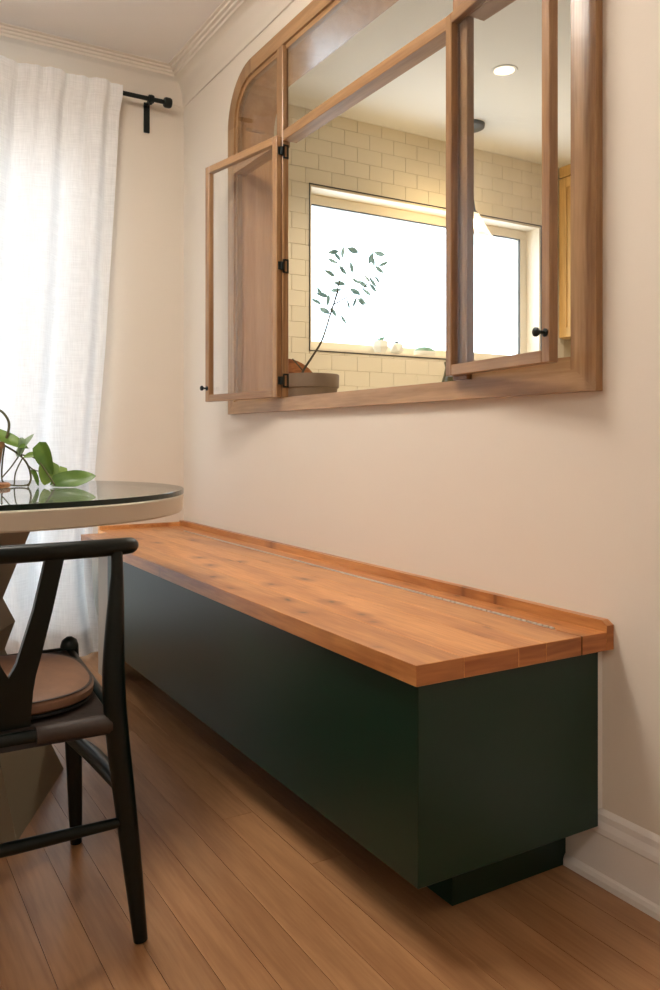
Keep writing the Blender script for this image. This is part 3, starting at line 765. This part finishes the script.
for nm, b, t_, w, nv, mt, fo, dr in (
    ('leaf', (.325, 2.285, .902), (.428, 2.250, .866), .062, (-.1, -.55, .8), 'pothos', .15, .10),
    ('leaf', (.403, 2.266, .842), (.437, 2.262, .900), .030, (-.8, -.3, -.2), 'pale', .35, .1),
    ('leaf', (.452, 2.236, .866), (.474, 2.212, .790), .056, (-.62, -.75, .0), 'pothosdark', .3, .08),
    ('leaf', (.482, 2.206, .764), (.574, 2.160, .792), .066, (-.35, -.75, .55), 'pothosdark', .22, .12),
    ('leaf', (.476, 2.232, .818), (.458, 2.218, .763), .058, (-.1, -.9, .3), 'pothos', .2, .1),
    ('leaf', (.500, 2.235, .806), (.492, 2.215, .763), .050, (-.1, -.9, .3), 'pothos', .2, .1),
    ('leaf', (.434, 2.248, .800), (.449, 2.236, .760), .019, (.4, -.8, .1), 'pothosdark', .4, .1),
    ('leaf', (.410, 2.264, .882), (.404, 2.256, .834), .030, (.5, -.7, .1), 'pale', .3, .1),
    ('leaf', (.438, 2.246, .842), (.411, 2.244, .836), .020, (-.2, -.8, .5), 'pothos', .3, .1),
    ('leaf', (.262, 2.275, .875), (.205, 2.240, .905), .060, (.1, -.5, .8), 'pothos', .2, .1),
    ('leaf', (.275, 2.300, .870), (.240, 2.360, .900), .058, (.2, .4, .8), 'pothosdark', .2, .1)):
    place_leaf(nm, b, t_, w, nv, M[mt], plant, PO, fo, dr, floor_z=.0015)

# ------------------------------------------------------------------ kitchen things
# worktops on base cabinets
def base_cab(name, x0, x1, y0, y1, face, label):
    r = tag(empty(name, ((x0 + x1) / 2, (y0 + y1) / 2, 0)), label, 'cabinet'); cx, cy = (x0 + x1) / 2, (y0 + y1) / 2
    boxo('body', M['cabwood'], r, x0 - cx, x1 - cx, y0 - cy, y1 - cy, 0.0, .889)
    n = max(1, round(((x1 - x0) if face == 'y' else (y1 - y0)) / .5))
    for i in range(n):
        if face == 'y':
            a = x0 + (x1 - x0) * i / n - cx; b = x0 + (x1 - x0) * (i + 1) / n - cx
            d = boxo('door', M['cabwood'], r, a + .003, b - .003, y0 - cy - .018, y0 - cy, .10, .87, .002)
            boxo('handle', M['gunmetal'], d, b - .05, b - .038, y0 - cy - .04, y0 - cy - .018, .70, .82, .002)
        else:
            a = y0 + (y1 - y0) * i / n - cy; b = y0 + (y1 - y0) * (i + 1) / n - cy
            d = boxo('door', M['cabwood'], r, x1 - cx, x1 - cx + .018, a + .003, b - .003, .10, .87, .002)
            boxo('handle', M['gunmetal'], d, x1 - cx + .018, x1 - cx + .04, b - .05, b - .038, .70, .82, .002)
base_cab('base_cabinet', 2.10, 3.79, 3.03, KY - .002, 'y', 'honey wood kitchen base cabinets under the kitchen window')
base_cab('base_cabinet', KX0 + .002, 2.05, 1.2, KY - .002, 'x', 'honey wood kitchen base cabinets along the pass-through wall')
tag(boxo('worktop', M['worktop'], None, 2.082, 3.79, 3.0, KY - .0005, .890, .930, .003), 'pale worktop along the tiled wall under the kitchen window', 'worktop')
tag(boxo('worktop', M['worktop'], None, KX0 + .001, 2.08, 1.18, KY - .0005, .890, .930, .003), 'pale worktop behind the pass-through carrying the potted branch', 'worktop')

# wall cupboard at the right end of the kitchen
uc = tag(empty('wall_cupboard', (3.97, 2.9, 1.5)), 'honey wood wall cupboard seen through the gap beside the right sash', 'cupboard')
ux0, uy0, uy1 = 3.81 - 3.97, 1.7 - 2.9, KY - .01 - 2.9
boxo('body', M['cabwood'], uc, ux0, KX1 - .001 - 3.97, uy0, uy1, 0, 1.0495)
boxo('cornice', M['cabwood'], uc, ux0 - .022, ux0, uy0, uy1, .985, 1.0495, .002)
for i in range(4):
    a = uy0 + (uy1 - uy0) * i / 4; b = uy0 + (uy1 - uy0) * (i + 1) / 4
    d = boxo('door', M['cabwood'], uc, ux0 - .018, ux0, a + .002, b - .002, .005, .975, .002)
    for q in ((a + .002, a + .06, .005, .975), (b - .06, b - .002, .005, .975), (a + .06, b - .06, .915, .975), (a + .06, b - .06, .005, .065)):
        boxo('door_rail', M['cabwood'], d, ux0 - .026, ux0 - .018, q[0], q[1], q[2], q[3], .001)

# potted branch
PP = (1.575, 2.775, .930)
pb_ = tag(empty('potted_branch', PP), 'taupe stoneware pot with a slender leafy branch on the kitchen worktop', 'potted plant')
bm = bmesh.new(); lathe(bm, [(.070, .0003), (.082, .004), (.100, .13), (.103, .150), (.109, .153), (.110, .200), (.107, .204), (.101, .204), (.098, .190), (.001, .186)], (0, 0, 0), 40)
obj('pot', bm, M['potgrey'], pb_, smooth=True)
bm = bmesh.new(); lathe(bm, [(.097, .187), (.06, .191), (.001, .193)], (0, 0, 0), 24, cap=False); obj('soil', bm, M['soil'], pb_, smooth=True)
def ps(pts, r):
    bm = bmesh.new(); tube(bm, [tuple(Vector(p) - Vector(PP)) for p in pts], r, seg=6, sub=5); obj('branch', bm, M['bark'], pb_, smooth=True)
ps([(1.546, 2.800, 1.115), (1.552, 2.797, 1.150), (1.583, 2.782, 1.204), (1.617, 2.762, 1.271), (1.647, 2.744, 1.38), (1.67, 2.73, 1.46)], [.0052, .005, .0046, .0042, .0036, .0032])
ps([(1.516, 2.815, 1.195), (1.535, 2.806, 1.172), (1.548, 2.800, 1.155)], .0028)
ps([(1.647, 2.744, 1.38), (1.672, 2.73, 1.48), (1.694, 2.716, 1.60)], [.0026, .0022, .0018])
ps([(1.653, 2.74, 1.407), (1.70, 2.70, 1.44), (1.744, 2.67, 1.466), (1.78, 2.655, 1.52), (1.806, 2.649, 1.59)], [.0026, .0022, .002, .0018, .0015])
ps([(1.647, 2.744, 1.388), (1.62, 2.76, 1.41), (1.603, 2.77, 1.445)], [.002, .002, .0018])
ps([(1.672, 2.73, 1.48), (1.655, 2.738, 1.53), (1.645, 2.742, 1.575)], .001)
LV = [(1.656, 2.739, 1.606), (1.72, 2.7, 1.613), (1.686, 2.72, 1.612), (1.668, 2.731, 1.589), (1.652, 2.74, 1.576), (1.716, 2.702, 1.558), (1.686, 2.72, 1.544), (1.643, 2.746, 1.519), (1.677, 2.726, 1.494), (1.663, 2.734, 1.475), (1.609, 2.767, 1.463), (1.619, 2.76, 1.438), (1.637, 2.749, 1.427), (1.598, 2.773, 1.418), (1.625, 2.757, 1.394), (1.656, 2.739, 1.391), (1.689, 2.718, 1.356), (1.78, 2.664, 1.587), (1.807, 2.648, 1.595), (1.827, 2.636, 1.578), (1.784, 2.662, 1.566), (1.808, 2.647, 1.541), (1.768, 2.671, 1.523), (1.754, 2.679, 1.491), (1.788, 2.659, 1.498), (1.788, 2.659, 1.477), (1.768, 2.671, 1.463), (1.727, 2.696, 1.452), (1.747, 2.684, 1.423), (1.756, 2.678, 1.434), (1.726, 2.697, 1.413), (1.706, 2.709, 1.411), (1.729, 2.695, 1.494), (1.805, 2.649, 1.519)]
DG = [-10, 15, 100, 55, 150, 80, 130, 25, 5, -5, 60, 165, 100, 30, 150, 120, 60, 110, 20, -20, 75, 140, 50, 40, 125, 130, 140, 150, 125, 130, 110, 70, 145, 130]
WD = [1, 1.25, .8, .8, .8, .8, .8, 1.1, 1, .9, .8, 1.1, .8, .8, 1.2, .8, .6, 1, 1, .9, .8, .9, .9, .9, .7, .7, .7, 1, .7, .6, .6, .6, .6, .6]
r3 = random.Random(8)
rtv = Vector((.858, -.5135, 0)); upv = Vector((0, 0, 1)); fwv = Vector((.5135, .858, 0))
for p, dg, wd in zip(LV, DG, WD):
    p = Vector(p) + fwv * r3.uniform(-.07, .07); a = R(180 - dg if dg > 115 else dg)
    d = (rtv * math.cos(a) - upv * math.sin(a) + fwv * r3.uniform(-.5, .5)).normalized(); Ln = .048 * (.8 + .25 * wd)
    place_leaf('leaf', p - d * Ln / 2, p + d * Ln / 2, .019 * wd, tuple(-fwv + Vector((r3.uniform(-.5, .5), r3.uniform(-.5, .5), r3.uniform(-.6, .6)))), M['olive'], pb_, PP, .2, .08, False, 6)

# round wooden board leaning on the worktop behind the pot
rb = tag(empty('round_board', (1.565, 2.95, .930)), 'round brown wooden board standing behind the taupe plant pot', 'board')
bm = bmesh.new(); n = 48
pts = [(.145 * math.cos(2 * math.pi * k / n), 0, .1455 + .145 * math.sin(2 * math.pi * k / n)) for k in range(n)]
prism(bm, pts, (0, .018, 0)); bmesh.ops.rotate(bm, verts=bm.verts, cent=(0, 0, 0), matrix=Matrix.Rotation(R(-9), 3, 'X')); bmesh.ops.rotate(bm, verts=bm.verts, cent=(0, 0, 0), matrix=Matrix.Rotation(R(-14), 3, 'Z'))
obj('disc', bm, M['board'], rb)
bm = bmesh.new(); tube(bm, [(-.05, .02, .022), (-.04, .09, .004)], .006, seg=8, sub=1); obj('stand', bm, M['board'], rb)

# dark pitcher below the window
pt = tag(empty('pitcher', (2.775, 3.36, .930)), 'dark olive glazed pitcher below the kitchen window', 'pitcher')
bm = bmesh.new(); lathe(bm, [(.055, .0003), (.075, .01), (.090, .08), (.092, .14), (.080, .22), (.058, .29), (.050, .33), (.056, .36), (.050, .36), (.044, .33), (.05, .28), (.001, .26)], (0, 0, 0), 32); obj('body', bm, M['pitcher'], pt, smooth=True)
bm = bmesh.new(); tube(bm, [(.045, -.02, .34), (.11, -.03, .33), (.13, -.03, .24), (.085, -.02, .15)], .008, seg=8); obj('handle', bm, M['pitcher'], pt, smooth=True)

# things on the window sill
sz = VZ0 + .0125
sv = tag(empty('succulent_pot', (2.505, 3.655, sz)), 'faceted white pot with a small pale succulent on the kitchen sill', 'potted plant')
bm = bmesh.new(); lathe(bm, [(.030, .0003), (.046, .035), (.040, .068), (.034, .066), (.001, .060)], (0, 0, 0), 6); obj('pot', bm, M['whitepot'], sv)
for k in range(11):
    a = k * 2.4; el = .25 + .1 * (k % 4); ln = .034 + .004 * (k % 3)
    d = Vector((math.cos(a) * math.cos(el), math.sin(a) * math.cos(el), math.sin(el) + .35)).normalized()
    place_leaf('leaf', (0, 0, .062), tuple(Vector((0, 0, .062)) + d * ln), .014, (0, 0, 1), M['succulent'], sv, (0, 0, 0), .3, -.1, False, 5)
fp = tag(empty('faceted_planter', (2.612, 3.655, sz)), 'white faceted ball-shaped planter on the kitchen sill', 'planter')
bm = bmesh.new(); bmesh.ops.create_icosphere(bm, subdivisions=1, radius=.044)
for v in bm.verts: v.co.z = max(-.034, min(.034, v.co.z * 1.0)) + .0345
obj('body', bm, M['whitepot'], fp)
bm = bmesh.new(); lathe(bm, [(.022, .0688), (.022, .070), (.001, .071)], (0, 0, 0), 8, cap=False); obj('soil', bm, M['soil'], fp)
ds = tag(empty('soap_dish', (2.805, 3.655, sz)), 'low pale oval dish with a lid on the kitchen sill', 'dish')
bm = bmesh.new(); lathe(bm, [(.048, .0003), (.060, .008), (.063, .026), (.060, .028)], (0, 0, 0), 28); bmesh.ops.scale(bm, vec=(1.15, .6, 1), verts=bm.verts); obj('base', bm, M['whitepot'], ds, smooth=True)
bm = bmesh.new(); lathe(bm, [(.058, .0285), (.056, .034), (.040, .048), (.010, .053), (.001, .053)], (0, 0, 0), 28, cap=False); bmesh.ops.scale(bm, vec=(1.15, .6, 1), verts=bm.verts); obj('lid', bm, M['succulent'], ds, smooth=True)

# pendant over the sink
pd = tag(empty('pendant_lamp', (2.865, 3.34, KZ)), 'pendant lamp with a clear conical glass shade before the kitchen window', 'lamp')
bm = bmesh.new(); lathe(bm, [(.001, -.0255), (.060, -.025), (.074, -.018), (.076, -.0005)], (0, 0, 0), 32); obj('canopy', bm, M['gunmetal'], pd, smooth=True)
bm = bmesh.new(); tube(bm, [(0, 0, -.02), (0, 0, -.42)], .0045, seg=8, sub=1, round_ends=False); obj('cord', bm, M['gunmetal'], pd)
bm = bmesh.new(); lathe(bm, [(.006, -.39), (.020, -.40), (.024, -.43), (.028, -.455), (.040, -.468), (.042, -.475), (.001, -.475)], (0, 0, 0), 24); obj('socket', bm, M['gunmetal'], pd, smooth=True)
bm = bmesh.new(); seg = 64
ra = []
for r, z in ((.042, -.472), (.062, -.510), (.096, -.570), (.126, -.612)):
    ra.append([bm.verts.new(((r + .0016 * (k % 2)) * math.cos(2 * math.pi * k / seg), (r + .0016 * (k % 2)) * math.sin(2 * math.pi * k / seg), z)) for k in range(seg)])
for a, b in zip(ra, ra[1:]):
    for k in range(seg): bm.faces.new((a[k], a[(k + 1) % seg], b[(k + 1) % seg], b[k]))
obj('shade', bm, M['ribglass'], pd)
bm = bmesh.new(); bmesh.ops.create_uvsphere(bm, u_segments=16, v_segments=10, radius=.030); bmesh.ops.translate(bm, verts=bm.verts, vec=(0, 0, -.525)); obj('bulb', bm, M['bulb'], pd, smooth=True)
# recessed downlight
dl = tag(empty('downlight', (2.575, 2.77, KZ)), 'small round recessed downlight in the kitchen ceiling', 'light')
bm = bmesh.new(); lathe(bm, [(.046, -.0028), (.058, -.003), (.060, -.0003)], (0, 0, 0), 36, cap=False); obj('ring', bm, M['kceiling'], dl, smooth=True)
bm = bmesh.new(); lathe(bm, [(.047, -.0022), (.001, -.0022)], (0, 0, 0), 32, cap=False); obj('lens', bm, M['down'], dl)
def point(name, parent, loc, col, watts, rad):
    l = bpy.data.lights.new(name, 'POINT'); l.energy = watts; l.color = col; l.shadow_soft_size = rad
    o = bpy.data.objects.new(name, l); COL.objects.link(o); o.parent = parent; o.location = loc; return o
l_ = bpy.data.lights.new('downlight_beam', 'SPOT'); l_.energy = 58; l_.color = (1, .86, .66); l_.spot_size = R(140); l_.spot_blend = .6; l_.shadow_soft_size = .045
o = bpy.data.objects.new('downlight_beam', l_); COL.objects.link(o); o.parent = dl; o.location = (0, 0, -.01)
point('pendant_beam', pd, (0, 0, -.60), (1, .74, .42), 4, .03)

# ------------------------------------------------------------------ dining ceiling lamps: table lamp above the frame, added fill lamp behind the camera
def ceiling_lamp(loc, mat, label):
    r = tag(empty('ceiling_lamp', loc), label, 'lamp')
    bm = bmesh.new(); lathe(bm, [(.06, -.0305), (.075, -.03), (.075, -.0005)], (0, 0, 0), 32); obj('base', bm, M['gunmetal'], r, smooth=True)
    bm = bmesh.new(); lathe(bm, [(.075, -.031), (.26, -.045), (.30, -.075), (.27, -.105), (.18, -.130), (.001, -.145)], (0, 0, 0), 32); obj('shade', bm, mat, r, smooth=True)
ceiling_lamp((0.2, 1.85, CZ), M['opal'], 'round opal glass ceiling lamp above the dining table')
ceiling_lamp((-0.6, -0.7, CZ), M['opal2'], 'added unseen fill lamp behind the camera')
